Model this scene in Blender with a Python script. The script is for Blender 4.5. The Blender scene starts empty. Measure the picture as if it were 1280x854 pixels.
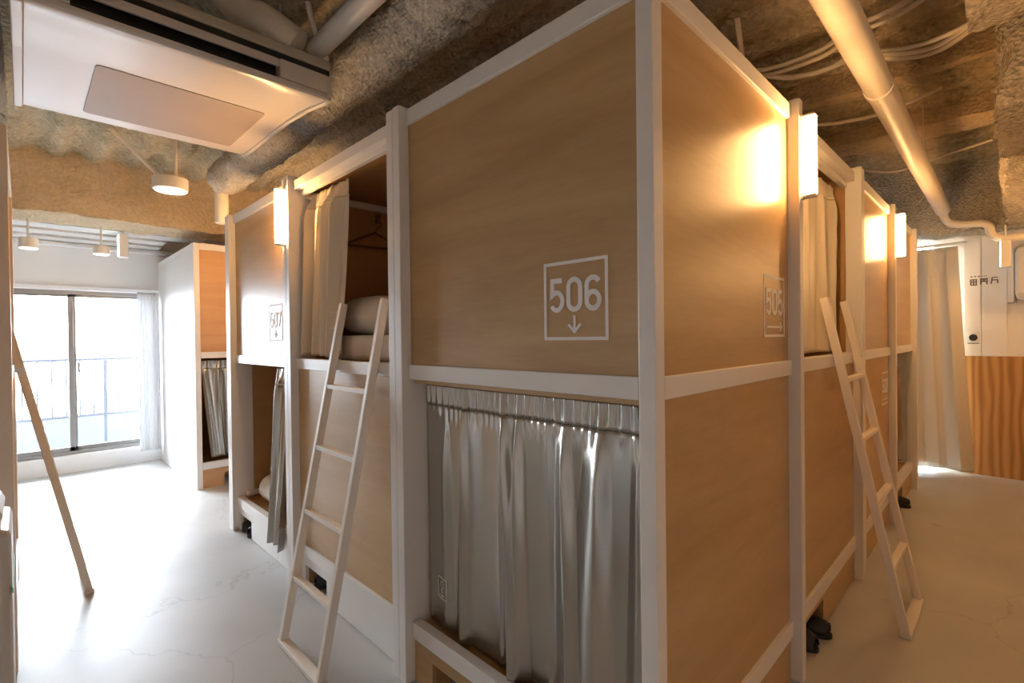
import bpy, bmesh, math, random
from mathutils import Vector, Matrix, noise
random.seed(7)
C = bpy.context.scene.collection
PI = math.pi

# ------------------------------------------------------------------ materials
def newmat(name):
    m = bpy.data.materials.new(name); m.use_nodes = True
    nt = m.node_tree; b = nt.nodes['Principled BSDF']
    return m, nt, b

def setp(b, **k):
    for n, v in k.items():
        n = n.replace('_', ' ')
        if n in b.inputs: b.inputs[n].default_value = v

def plain(name, col, rough=.5, metal=0., bump=0., bscale=40, spec=None, emis=None, estr=0.):
    m, nt, b = newmat(name)
    setp(b, Base_Color=(*col, 1), Roughness=rough, Metallic=metal)
    if spec is not None: b.inputs['Specular IOR Level'].default_value = spec
    if emis:
        b.inputs['Emission Color'].default_value = (*emis, 1); b.inputs['Emission Strength'].default_value = estr
    tc = nt.nodes.new('ShaderNodeTexCoord')
    if bump:
        n = nt.nodes.new('ShaderNodeTexNoise'); n.inputs['Scale'].default_value = bscale; n.inputs['Detail'].default_value = 5
        bp = nt.nodes.new('ShaderNodeBump'); bp.inputs['Strength'].default_value = bump; bp.inputs['Distance'].default_value = .01
        nt.links.new(tc.outputs['Object'], n.inputs['Vector']); nt.links.new(n.outputs['Fac'], bp.inputs['Height'])
        nt.links.new(bp.outputs['Normal'], b.inputs['Normal'])
    else:
        n = nt.nodes.new('ShaderNodeTexNoise'); n.inputs['Scale'].default_value = 9; n.inputs['Detail'].default_value = 3
        mr = nt.nodes.new('ShaderNodeMapRange'); mr.inputs['To Min'].default_value = max(0, rough-.04); mr.inputs['To Max'].default_value = min(1, rough+.04)
        nt.links.new(tc.outputs['Object'], n.inputs['Vector']); nt.links.new(n.outputs['Fac'], mr.inputs['Value'])
        nt.links.new(mr.outputs['Result'], b.inputs['Roughness'])
    return m

def wood(name, c0, c1, c2, scale=(.7, .7, 6), rough=.42, contrast=.5, wave=False, spec=.5):
    m, nt, b = newmat(name)
    N = nt.nodes; L = nt.links
    tc = N.new('ShaderNodeTexCoord'); mp = N.new('ShaderNodeMapping'); mp.inputs['Scale'].default_value = scale
    L.new(tc.outputs['Object'], mp.inputs['Vector'])
    n1 = N.new('ShaderNodeTexNoise'); n1.inputs['Scale'].default_value = 1.6; n1.inputs['Detail'].default_value = 7; n1.inputs['Distortion'].default_value = .8
    n2 = N.new('ShaderNodeTexNoise'); n2.inputs['Scale'].default_value = 22; n2.inputs['Detail'].default_value = 4
    L.new(mp.outputs['Vector'], n1.inputs['Vector']); L.new(mp.outputs['Vector'], n2.inputs['Vector'])
    src = n1.outputs['Fac']
    if wave:
        w = N.new('ShaderNodeTexWave'); w.inputs['Scale'].default_value = 3.2; w.inputs['Distortion'].default_value = 6; w.inputs['Detail'].default_value = 2
        w.inputs['Detail Scale'].default_value = 1.2
        w.bands_direction = 'X'
        L.new(mp.outputs['Vector'], w.inputs['Vector']); src = w.outputs['Fac']
    mx = N.new('ShaderNodeMix'); mx.data_type = 'FLOAT'; mx.inputs[0].default_value = .22
    L.new(src, mx.inputs[2]); L.new(n2.outputs['Fac'], mx.inputs[3])
    r = N.new('ShaderNodeValToRGB'); e = r.color_ramp.elements
    e[0].position = .5-contrast*.5; e[0].color = (*c0, 1); e[1].position = .5+contrast*.5; e[1].color = (*c2, 1)
    k = e.new(.5); k.color = (*c1, 1)
    L.new(mx.outputs[0], r.inputs['Fac'])
    L.new(r.outputs['Color'], b.inputs['Base Color'])
    b.inputs['Roughness'].default_value = rough; b.inputs['Specular IOR Level'].default_value = spec
    bp = N.new('ShaderNodeBump'); bp.inputs['Strength'].default_value = .06; bp.inputs['Distance'].default_value = .004
    L.new(n2.outputs['Fac'], bp.inputs['Height']); L.new(bp.outputs['Normal'], b.inputs['Normal'])
    return m

PLY = wood('birch_plywood', (.43, .265, .115), (.52, .335, .155), (.60, .405, .205), scale=(.5, .5, 4), contrast=.42, rough=.36)
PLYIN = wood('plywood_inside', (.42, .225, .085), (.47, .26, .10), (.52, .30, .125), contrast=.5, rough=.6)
PLYF = wood('plywood_far', (.50, .27, .12), (.56, .315, .15), (.62, .36, .18), contrast=.5, rough=.5)
PINE = wood('wainscot_plywood', (.34, .15, .04), (.47, .235, .075), (.56, .31, .115), scale=(1.5, 1.5, .28), wave=True, contrast=.9, rough=.5)
LADW = wood('painted_ladder_wood', (.80, .73, .65), (.84, .77, .69), (.87, .81, .73), scale=(3, 3, .8), contrast=.6, rough=.45)
POSTW = wood('row_post_wood', (.80, .65, .51), (.83, .69, .55), (.86, .73, .60), scale=(3, 3, .8), contrast=.6, rough=.5)
WHITE = plain('white_paint', (.80, .775, .745), .38, bump=.03, bscale=60)
WALLW = plain('white_plaster', (.84, .83, .82), .75, bump=.08, bscale=30)
SIGN = plain('white_stencil', (.88, .86, .84), .6)
FAB = plain('blackout_curtain', (.50, .485, .45), .22, metal=.85, bump=.02, bscale=220)
FABW = plain('cream_and_lamplit_curtain', (.70, .62, .49), .42, metal=.12, bump=.05, bscale=220)  # cream cloth; on upper berths its tone paints warm lamplight onto grey fabric
SHEER = plain('sheer_curtain', (.9, .9, .92), .8)
SHEER.node_tree.nodes['Principled BSDF'].inputs['Transmission Weight'].default_value = .25
BED = plain('bed_linen', (.80, .74, .66), .85, bump=.1, bscale=90)
ALU = plain('grey_aluminium', (.30, .29, .28), .4, metal=.5)
ACP = plain('ac_plastic', (.66, .61, .56), .32)
ACG = plain('ac_grille', (.36, .295, .24), .5)
ACB = plain('ac_body', (.50, .46, .37), .45)
DARK = plain('black_plastic', (.012, .012, .012), .5)
RUB = plain('black_rubber', (.018, .018, .02), .45)
STEEL = plain('bracket_steel', (.72, .72, .74), .3, metal=.7)
PVC = plain('pipe_wrap', (.84, .77, .67), .45, bump=.12, bscale=18)
CABLE = plain('cable_white', (.86, .79, .66), .5)
HANG = plain('hanger_wood', (.16, .075, .03), .5)
GREEN = plain('green_plastic', (.05, .55, .12), .4)
PRINT = plain('curtain_print', (.80, .77, .66), .7)
INK = plain('sign_ink', (.10, .075, .05), .7)
INKY = plain('sign_ink_olive', (.45, .38, .18), .7)
RAIL = plain('dark_railing', (.035, .035, .045), .5)
BLDG = plain('far_parapet', (.085, .095, .11), .8, bump=.1, bscale=10)
TUBE = plain('lit_tube', (1, 1, 1), .5, emis=(1, .54, .20), estr=64)
EXITG = plain('exit_face', (.9, .95, .92), .4, emis=(.85, 1, .92), estr=3)
EXITP = plain('exit_green', (.02, .5, .3), .4, emis=(.05, .8, .5), estr=1.5)
LENS = plain('spot_lens', (.9, .9, .9), .3, emis=(1, .93, .85), estr=1.6)

def glassmat():
    m, nt, b = newmat('clear_glass')
    for n in list(nt.nodes):
        if n.type == 'BSDF_PRINCIPLED': nt.nodes.remove(n)
    t = nt.nodes.new('ShaderNodeBsdfTransparent'); g = nt.nodes.new('ShaderNodeBsdfGlossy'); g.inputs['Roughness'].default_value = .02
    fr = nt.nodes.new('ShaderNodeFresnel'); fr.inputs['IOR'].default_value = 1.25
    mx = nt.nodes.new('ShaderNodeMixShader')
    nt.links.new(fr.outputs[0], mx.inputs[0]); nt.links.new(t.outputs[0], mx.inputs[1]); nt.links.new(g.outputs[0], mx.inputs[2])
    nt.links.new(mx.outputs[0], nt.nodes['Material Output'].inputs['Surface'])
    return m
GLASS = glassmat()

def floormat():
    m, nt, b = newmat('polished_concrete'); N = nt.nodes; L = nt.links
    tc = N.new('ShaderNodeTexCoord')
    n = N.new('ShaderNodeTexNoise'); n.inputs['Scale'].default_value = 1.1; n.inputs['Detail'].default_value = 8; n.inputs['Distortion'].default_value = .4
    L.new(tc.outputs['Object'], n.inputs['Vector'])
    r = N.new('ShaderNodeValToRGB'); e = r.color_ramp.elements
    e[0].position = .3; e[0].color = (.46, .45, .43, 1); e[1].position = .72; e[1].color = (.60, .595, .58, 1)
    L.new(n.outputs['Fac'], r.inputs['Fac'])
    # hairline cracks
    mp = N.new('ShaderNodeMapping'); mp.inputs['Location'].default_value = (.31, .22, 0); L.new(tc.outputs['Object'], mp.inputs['Vector'])
    wn = N.new('ShaderNodeTexNoise'); wn.inputs['Scale'].default_value = 3.5; wn.inputs['Detail'].default_value = 6
    L.new(mp.outputs['Vector'], wn.inputs['Vector'])
    ad = N.new('ShaderNodeMix'); ad.data_type = 'RGBA'; ad.blend_type = 'ADD'; ad.inputs[0].default_value = .28
    L.new(mp.outputs['Vector'], ad.inputs[6]); L.new(wn.outputs['Color'], ad.inputs[7])
    v = N.new('ShaderNodeTexVoronoi'); v.feature = 'DISTANCE_TO_EDGE'; v.inputs['Scale'].default_value = .75
    L.new(ad.outputs[2], v.inputs['Vector'])
    cr = N.new('ShaderNodeMapRange'); cr.inputs['From Min'].default_value = .0; cr.inputs['From Max'].default_value = .0035
    cr.inputs['To Min'].default_value = .80; cr.inputs['To Max'].default_value = 1; L.new(v.outputs['Distance'], cr.inputs['Value'])
    mu = N.new('ShaderNodeMix'); mu.data_type = 'RGBA'; mu.blend_type = 'MULTIPLY'; mu.inputs[0].default_value = 1
    L.new(r.outputs['Color'], mu.inputs[6]); L.new(cr.outputs['Result'], mu.inputs[7])
    L.new(mu.outputs[2], b.inputs['Base Color'])
    n3 = N.new('ShaderNodeTexNoise'); n3.inputs['Scale'].default_value = 4; n3.inputs['Detail'].default_value = 6
    L.new(tc.outputs['Object'], n3.inputs['Vector'])
    rr = N.new('ShaderNodeMapRange'); rr.inputs['To Min'].default_value = .38; rr.inputs['To Max'].default_value = .52
    L.new(n3.outputs['Fac'], rr.inputs['Value']); L.new(rr.outputs['Result'], b.inputs['Roughness'])
    bp = N.new('ShaderNodeBump'); bp.inputs['Strength'].default_value = .08; bp.inputs['Distance'].default_value = .01
    L.new(n3.outputs['Fac'], bp.inputs['Height']); L.new(bp.outputs['Normal'], b.inputs['Normal'])
    return m
FLOOR = floormat()

def spray(name, ca, cb, scale=34, bump=.9, pits=True):
    m, nt, b = newmat(name); N = nt.nodes; L = nt.links
    tc = N.new('ShaderNodeTexCoord')
    n = N.new('ShaderNodeTexNoise'); n.inputs['Scale'].default_value = scale; n.inputs['Detail'].default_value = 6; n.inputs['Roughness'].default_value = .65
    n2 = N.new('ShaderNodeTexNoise'); n2.inputs['Scale'].default_value = 2.2; n2.inputs['Detail'].default_value = 5
    L.new(tc.outputs['Object'], n.inputs['Vector']); L.new(tc.outputs['Object'], n2.inputs['Vector'])
    r = N.new('ShaderNodeValToRGB'); e = r.color_ramp.elements
    e[0].position = .36; e[0].color = (*ca, 1); e[1].position = .62; e[1].color = (*cb, 1)
    mx = N.new('ShaderNodeMix'); mx.data_type = 'FLOAT'; mx.inputs[0].default_value = .5
    L.new(n2.outputs['Fac'], mx.inputs[2]); L.new(n.outputs['Fac'], mx.inputs[3])
    L.new(mx.outputs[0], r.inputs['Fac']); L.new(r.outputs['Color'], b.inputs['Base Color'])
    v = N.new('ShaderNodeTexVoronoi'); v.inputs['Scale'].default_value = scale*1.4; L.new(tc.outputs['Object'], v.inputs['Vector'])
    sm = N.new('ShaderNodeMath'); sm.operation = 'MULTIPLY_ADD'; sm.inputs[1].default_value = .6
    L.new(v.outputs['Distance'], sm.inputs[0]); L.new(n.outputs['Fac'], sm.inputs[2])
    bp = N.new('ShaderNodeBump'); bp.inputs['Strength'].default_value = bump; bp.inputs['Distance'].default_value = .035
    L.new(sm.outputs[0], bp.inputs['Height']); L.new(bp.outputs['Normal'], b.inputs['Normal'])
    b.inputs['Roughness'].default_value = .95; b.inputs['Specular IOR Level'].default_value = .15
    return m
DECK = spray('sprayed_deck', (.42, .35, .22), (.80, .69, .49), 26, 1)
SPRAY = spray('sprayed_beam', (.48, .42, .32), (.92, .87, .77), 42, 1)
SPRAYT = spray('sprayed_tan', (.66, .51, .33), (.88, .72, .50), 34, .9)
SPRAYW = spray('pale_spray', (.66, .64, .60), (.82, .80, .77), 26, .4)

# ------------------------------------------------------------------ mesh helpers
class MB:
    def __init__(s): s.v = []; s.f = []; s.smooth = False
    def box(s, a, b):
        x0, y0, z0 = [min(p, q) for p, q in zip(a, b)]; x1, y1, z1 = [max(p, q) for p, q in zip(a, b)]
        n = len(s.v)
        s.v += [(x0,y0,z0),(x1,y0,z0),(x1,y1,z0),(x0,y1,z0),(x0,y0,z1),(x1,y0,z1),(x1,y1,z1),(x0,y1,z1)]
        s.f += [tuple(n+i for i in q) for q in ((0,3,2,1),(4,5,6,7),(0,1,5,4),(1,2,6,5),(2,3,7,6),(3,0,4,7))]
        return s
    def bar(s, p, q, w, d, up=(0, 0, 1), taper=1):
        p, q = Vector(p), Vector(q); t = (q-p).normalized(); up = Vector(up)
        if abs(t.dot(up)) > .95: up = Vector((1, 0, 0))
        a = t.cross(up).normalized(); b = a.cross(t).normalized(); n = len(s.v)
        for c, k in ((p, 1), (q, taper)):
            for i, j in ((-1,-1),(1,-1),(1,1),(-1,1)): s.v.append(tuple(c+a*i*w/2*k+b*j*d/2*k))
        s.f += [tuple(n+i for i in r) for r in ((0,1,2,3),(7,6,5,4),(0,4,5,1),(1,5,6,2),(2,6,7,3),(3,7,4,0))]
        return s
    def tube(s, pts, r, seg=10, cap=True):
        pts = [Vector(p) for p in pts]; n = len(s.v); prev = None; s.smooth = True
        rs = r if isinstance(r, (list, tuple)) else [r]*len(pts)
        for i, p in enumerate(pts):
            t = (pts[min(i+1, len(pts)-1)]-pts[max(i-1, 0)]).normalized()
            if prev is None:
                u = Vector((0, 0, 1)) if abs(t.z) < .9 else Vector((1, 0, 0))
                a = t.cross(u).normalized()
            else: a = (prev-t*prev.dot(t)).normalized()
            prev = a; b = t.cross(a)
            for k in range(seg):
                th = 2*PI*k/seg; s.v.append(tuple(p+(a*math.cos(th)+b*math.sin(th))*rs[i]))
        for i in range(len(pts)-1):
            for k in range(seg):
                s.f.append((n+i*seg+k, n+i*seg+(k+1) % seg, n+(i+1)*seg+(k+1) % seg, n+(i+1)*seg+k))
        if cap:
            s.f.append(tuple(n+k for k in reversed(range(seg)))); m = n+(len(pts)-1)*seg
            s.f.append(tuple(m+k for k in range(seg)))
        return s
    def prism(s, poly, fn, d0, d1):
        """poly in (a,b); fn(a,b,d) -> 3d"""
        n = len(s.v); k = len(poly)
        for d in (d0, d1): s.v += [tuple(fn(a, b, d)) for a, b in poly]
        s.f.append(tuple(n+i for i in reversed(range(k)))); s.f.append(tuple(n+k+i for i in range(k)))
        s.f += [(n+i, n+(i+1) % k, n+k+(i+1) % k, n+k+i) for i in range(k)]
        return s
    def build(s, name, mat, parent=None, bevel=0, smooth=None, solid=0, sub=0):
        me = bpy.data.meshes.new(name)
        off = parent_world(parent) if parent else Vector((0, 0, 0))
        if parent is None and s.v:
            off = Vector((0, 0, 0))
        me.from_pydata([tuple(Vector(v)-off) for v in s.v], [], s.f); me.validate()
        bm = bmesh.new(); bm.from_mesh(me)
        bmesh.ops.recalc_face_normals(bm, faces=bm.faces); bm.to_mesh(me); bm.free()
        me.materials.append(mat)
        o = bpy.data.objects.new(name, me); C.objects.link(o)
        if parent: o.parent = parent
        if smooth if smooth is not None else s.smooth:
            for p in me.polygons: p.use_smooth = True
            try: me.set_sharp_from_angle(angle=math.radians(50))
            except Exception: pass
        if solid:
            md = o.modifiers.new('solid', 'SOLIDIFY'); md.thickness = solid; md.offset = 0
        if bevel:
            md = o.modifiers.new('bevel', 'BEVEL'); md.width = bevel; md.segments = 2; md.limit_method = 'ANGLE'
        if sub:
            md = o.modifiers.new('sub', 'SUBSURF'); md.levels = sub; md.render_levels = sub
        return o

def parent_world(o):
    v = Vector((0, 0, 0))
    while o: v += o.location; o = o.parent
    return v

def thing(name, label, cat, loc, group=None):
    o = bpy.data.objects.new(name, None); o.location = loc; o.empty_display_size = .1; C.objects.link(o)
    o['label'] = label; o['category'] = cat
    if group: o['group'] = group
    return o
def tag(o, label, cat, group=None):
    o['label'] = label; o['category'] = cat
    if group: o['group'] = group
    return o
def struct(o):
    o['kind'] = 'structure'; return o

def bezpts(P, n=10):
    """Catmull-Rom through P"""
    P = [Vector(p) for p in P]; out = []
    for i in range(len(P)-1):
        p0 = P[max(i-1, 0)]; p1 = P[i]; p2 = P[i+1]; p3 = P[min(i+2, len(P)-1)]
        for k in range(n):
            t = k/n
            out.append(.5*((2*p1)+(p2-p0)*t+(2*p0-5*p1+4*p2-p3)*t*t+(3*p1-p0-3*p2+p3)*t**3))
    out.append(P[-1]); return out

# ------------------------------------------------------------------ frames of the bunk faces: u along face, n outward, z up
class Face:
    def __init__(s, O, U, N): s.O = Vector(O); s.U = Vector(U); s.N = Vector(N)
    def p(s, u, n, z): return s.O+s.U*u+s.N*n+Vector((0, 0, z))
    def box(s, mb, u0, u1, n0, n1, z0, z1): mb.box(s.p(u0, n0, z0), s.p(u1, n1, z1)); return mb
LF = Face((0, 0, 0), (-1, 0, 0), (0, -1, 0))
RF = Face((0, 0, 0), (0, 1, 0), (1, 0, 0))
FF = Face((-4.5, .03, 0), (0, 1, 0), (1, 0, 0))
FS = Face((-4.5, .03, 0), (-1, 0, 0), (0, -1, 0))
NF = Face((-3.42, -1.085, 0), (1, 0, 0), (0, 1, 0))
ZT, ZTL, ZMU, ZML, ZSU, ZSL = 2.2, 2.143, 1.226, 1.17, .232, .170

def stroke(mb, F, right, pts, w, n0=.0, n1=.0012, closed=False):
    mb.k = getattr(mb, 'k', 0)+1; n1 = n1+mb.k*.00012
    """flat ribbon along 2D points (a,b) on face F; right=+1 if text runs with u"""
    P = [Vector((a, b)) for a, b in pts]; k = len(P); n = len(mb.v)
    L = []; R = []
    for i in range(k):
        pr = P[(i-1) % k] if (closed or i > 0) else None; nx = P[(i+1) % k] if (closed or i < k-1) else None
        d1 = (P[i]-pr).normalized() if pr is not None else None; d2 = (nx-P[i]).normalized() if nx is not None else None
        if d1 is None: d1 = d2
        if d2 is None: d2 = d1
        n1_ = Vector((-d1.y, d1.x)); n2_ = Vector((-d2.y, d2.x)); m = (n1_+n2_)
        m = m.normalized() if m.length > 1e-6 else n1_
        c = max(.4, m.dot(n1_)); L.append(P[i]+m*(w/2/c)); R.append(P[i]-m*(w/2/c))
    for d in (n0, n1):
        for i in range(k):
            for q in (L[i], R[i]): mb.v.append(tuple(F.p(q.x*right, d, q.y)))
    rng = range(k) if closed else range(k-1)
    for i in rng:
        a, b, c, d = n+2*i, n+2*i+1, n+2*((i+1) % k)+1, n+2*((i+1) % k); o = 2*k
        mb.f += [(a+o, b+o, c+o, d+o), (a, d, c, b), (a, a+o, d+o, d), (b, c, c+o, b+o)]
    if not closed:
        for i in (0, k-1):
            a, b = n+2*i, n+2*i+1; mb.f.append((a, b, b+2*k, a+2*k))

def arc(cx, cy, rx, ry, a0, a1, n=10):
    return [(cx+rx*math.cos(math.radians(a0+(a1-a0)*i/n)), cy+ry*math.sin(math.radians(a0+(a1-a0)*i/n))) for i in range(n+1)]
def digit(ch, x, y, w, h):
    """list of (points, closed) within a box, DIN-like"""
    r = w/2; cx = x+r
    if ch == '0': return [(arc(cx, y+h-r, r, r, 0, 180)+arc(cx, y+r, r, r, 180, 360), True)]
    if ch == '5':
        rb = h*.30
        return [([(x+w*.96, y+h), (x+w*.12, y+h), (x+w*.08, y+h*.50)]+arc(cx, y+rb, r, rb, 125, -150, 14), False)]
    if ch == '6':
        rb = h*.27
        return [(arc(cx, y+rb, r, rb, 0, 360, 20)[:-1], True), (arc(cx, y+h-r, r, r, 25, 180, 8)+[(x, y+rb*1.02)], False)]
    if ch == '7': return [([(x, y+h-h*.14), (x, y+h), (x+w, y+h), (x+w*.35, y)], False)]
    if ch == '2': return [(arc(cx, y+h-r, r, r, 165, -25, 10)+[(x+w*.02, y), (x+w, y)], False)]
    if ch == '3': return [(arc(cx, y+h*.74, r, h*.26, 160, -90, 10)+arc(cx, y+h*.25, r, h*.25, 90, -160, 10), False)]
    return []
def room_sign(F, right, uc0, z0, text, arrow, parent, size=.218, n0=.0):
    """uc0: left edge (in reading direction) coordinate expressed as right*u ; z0 bottom"""
    mb = MB(); s = size; sw = .009
    a0 = uc0; h = sw/2
    stroke(mb, F, right, [(a0+h, z0+h), (a0+s-h, z0+h), (a0+s-h, z0+s-h), (a0+h, z0+s-h)], sw, n0, n0+.0012, True)
    dw = .0405; gap = .0215; x = a0+(s-(3*dw+2*gap))/2
    for ch in text:
        for pts, cl in digit(ch, x, z0+s*.385, dw, .0815): stroke(mb, F, right, pts, 0.0135, n0, n0+.0012, cl)
        x += dw+gap
    c = a0+s/2
    if arrow == 'down':
        stroke(mb, F, right, [(c, z0+s*.31), (c, z0+s*.10)], .0075, n0, n0+.0012)
        stroke(mb, F, right, [(c-.021, z0+s*.20), (c, z0+s*.105), (c+.021, z0+s*.20)], .0075, n0, n0+.0012)
    else:
        zz = z0+s*.165
        stroke(mb, F, right, [(a0+s*.14, zz), (a0+s*.85, zz)], .0075, n0, n0+.0012)
        stroke(mb, F, right, [(a0+s*.76, zz+.016), (a0+s*.855, zz), (a0+s*.76, zz-.016)], .0075, n0, n0+.0012)
    return mb.build('room_sign', SIGN, parent)

# ------------------------------------------------------------------ bunk bays
def bay(F, u0, u1, name_label, loc_u, upper, lower, posts=(), kickmat=None, cubby=None, wallmat=None, depth=.95, sillmat=None, panelmat=None,
        group='capsule bunks of the central block', upw=None, closed_inner=True):
    """u0..u1 clear opening between posts; posts: list of (a,b,top,proud)"""
    pm = panelmat or PLY; T = thing('capsule_bunk', name_label, 'bunk', F.p(loc_u, 0, 0), group)
    for a, b, top, pr in posts:
        dp = -.11 if (F is LF and a > 0) else -.045
        if b-a > .07:
            m = (a+b)/2; F.box(MB(), a, m-.0004, dp, pr, 0, top).build('post', WHITE, T, bevel=.0025)
            F.box(MB(), m+.0004, b, dp, pr, 0, top-.004).build('post', WHITE, T, bevel=.0025)
        else: F.box(MB(), a, b, dp, pr, 0, top).build('post', WHITE, T, bevel=.0025)
    e = .001
    if upper == 'open':
        F.box(MB(), u0+e, u1-e, -.035, .0, ZTL-.005, ZT-.012).build('top_rail', WHITE, T, bevel=.0025)
        F.box(MB(), u0+e, u1-e, -.06, -.035, ZTL-.030, ZTL+.01).build('curtain_track', WHITE, T, bevel=.002)
    else:
        F.box(MB(), u0+e, u1-e, -.035, .0, ZTL, ZT).build('top_rail', WHITE, T, bevel=.0025)
    F.box(MB(), u0+e, u1-e, -.04, .0, ZML, ZMU).build('middle_rail', WHITE, T, bevel=.0025)
    F.box(MB(), u0+e, u1-e, -.04, .0, ZSL, ZSU).build('sill_rail', WHITE, T, bevel=.0025)
    up = lo = None
    if upper == 'panel': up = F.box(MB(), u0+e, u1-e, -.03, -.013, ZMU, ZTL).build('upper_panel', pm, T)
    if lower == 'panel': lo = F.box(MB(), u0+e, u1-e, -.03, -.013, ZSU, ZML).build('lower_panel', pm, T)
    # kick board with a shoe cubby hole
    km = kickmat or PLY; mb = MB()
    if cubby:
        c0, c1, ch = cubby
        F.box(mb, u0+e, c0, -.03, -.012, .002, ZSL); F.box(mb, c1, u1-e, -.03, -.012, .002, ZSL); F.box(mb, c0, c1, -.03, -.012, ch, ZSL)
    else: F.box(mb, u0+e, u1-e, -.03, -.012, .002, ZSL)
    mb.build('kick_board', km, T)
    if cubby:
        mb = MB(); F.box(mb, c0-.012, c0, -.34, -.031, .002, ch); F.box(mb, c1, c1+.012, -.34, -.031, .002, ch)
        F.box(mb, c0-.012, c1+.012, -.352, -.34, .002, ch); F.box(mb, c0-.012, c1+.012, -.352, -.031, ch, ch+.01)
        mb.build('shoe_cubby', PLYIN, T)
    # inside: deck, ceiling, dividing walls
    if upper == 'open' or lower == 'open':
        D = -depth
        if upper == 'open':
            z0, z1 = ZMU-.02, ZT-.03; nm = 'upper_pod_lining'
        else: z0, z1 = ZSU-.035, ZML+.02; nm = 'lower_pod_lining'
        mb = MB(); tk = .015; zi = -.111 if F is LF else -.046
        F.box(mb, u0-.02, u0+.0, D, zi, z0, z1); F.box(mb, u1, u1+.02, D, zi, z0, z1)
        F.box(mb, u0-.02, u1+.02, D-tk, D, z0, z1)
        F.box(mb, u0, u1, D, -.041, z0, z0+.012); F.box(mb, u0, u1, D, -.06, z1-.012, z1)
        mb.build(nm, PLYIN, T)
    return T, up, lo

def tube_lamp(F, u, n, label, z0=1.845, z1=2.135, r=.019):
    T = thing('wall_lamp', label, 'lamp', F.p(u, n-.02, z0), 'tube lamps on the bunk posts')
    F.box(MB(), u-.014, u+.014, n+.0005, n+.010, z0-.012, z1+.012).build('mounting_strip', WHITE, T, bevel=.001)
    mb = MB(); F.box(mb, u-r, u+r, n+.0105, n+.05, z0, z1); mb.build('lit_diffuser', TUBE, T, bevel=.008)
    for za in (z0-.008, z1): F.box(MB(), u-r*1.02, u+r*1.02, n+.010, n+.051, za, za+.008).build('end_cap', WHITE, T, bevel=.001)
    return T

PR = .03
# post spans
L1, L2, L3, LE = (0, .045), (1.044, 1.134), (2.145, 2.235), (3.227, 3.31)
R1, R2, R3, R4 = (1.026, 1.07), (2.12, 2.20), (3.2065, 3.252), (4.2857, 4.33)

# corner bunk 506
T506, up, _ = bay(LF, L1[1], L2[0], 'corner capsule bunk stencilled 506, silver curtain across its lower half', .3, 'panel', 'open',
                  [(0, .045, ZT+.03, 0), (*L2, ZT+.012, PR)], kickmat=PLY, cubby=(.35, .93, .115))
LF.box(MB(), .046, 1.043, -.10, -.022, ZML-.016, ZML-.0005).build('curtain_batten', PLY, T506)
room_sign(LF, -1, -.3555, 1.316, '506', 'down', up, n0=-.0128)
# its other face on the right aisle
e = .001
RF.box(MB(), R1[0], R1[1], -.045, PR, 0, ZT+.012).build('post', WHITE, T506, bevel=.0025)
RF.box(MB(), .046, R1[0]-e, -.035, 0, ZTL, ZT).build('top_rail', WHITE, T506, bevel=.0025)
RF.box(MB(), .046, R1[0]-e, -.035, 0, ZML, ZMU).build('middle_rail', WHITE, T506, bevel=.0025)
RF.box(MB(), .046, R1[0]-e, -.035, 0, ZSL, ZSU).build('sill_rail', WHITE, T506, bevel=.0025)
upr = RF.box(MB(), .046, R1[0]-e, -.03, -.013, ZMU, ZTL).build('upper_panel', PLY, T506)
RF.box(MB(), .046, R1[0]-e, -.03, -.013, ZSU, ZML).build('lower_panel', PLY, T506)
RF.box(MB(), .046, R1[0]-e, -.03, -.012, .002, ZSL).build('kick_board', PLY, T506)
room_sign(RF, 1, .762, 1.316, '505', 'right', upr, n0=-.0128)

TL2, _, _ = bay(LF, L2[1], L3[0], 'capsule bunk with open upper berth behind the ladder next to the 506 bunk', 1.6, 'open', 'panel',
                [(*L3, ZT+.012, PR)], kickmat=WHITE, cubby=(1.83, 2.09, .115), depth=1.0)
TL3, up, _ = bay(LF, L3[1], LE[0], 'capsule bunk stencilled 507, its lower berth open with a bunched curtain', 2.7, 'panel', 'open',
                 [(*LE, ZT+.0, PR)], kickmat=WHITE, cubby=(2.975, 3.205, .115))  # white kick board has the window glare put into its colour
room_sign(LF, -1, -2.583, 1.32, '507', 'down', up, n0=-.0128)
TR2, _, _ = bay(RF, R1[1], R2[0], 'capsule bunk with curtained upper berth behind the right aisle ladder', 1.6, 'open', 'panel',
                [(*R2, ZT+.012, PR)], kickmat=PLY, cubby=(1.2, 1.495, .13), depth=1.0)
TR3, _, lo = bay(RF, R2[1], R3[0], 'capsule bunk with plywood panels above and below, faint 502 stencil on the lower one', 2.7, 'panel', 'panel',
                 [(*R3, ZT+.012, PR)], kickmat=PLY)
room_sign(RF, 1, 2.965, .845, '502', 'right', lo, n0=-.0128)
TR4, _, _ = bay(RF, R3[1], R4[0], 'last capsule bunk of the right aisle, plywood above and a grey curtain below', 3.8, 'panel', 'open',
                [(*R4, ZT, PR)], kickmat=PLY, cubby=(3.55, 3.80, .13))
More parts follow.
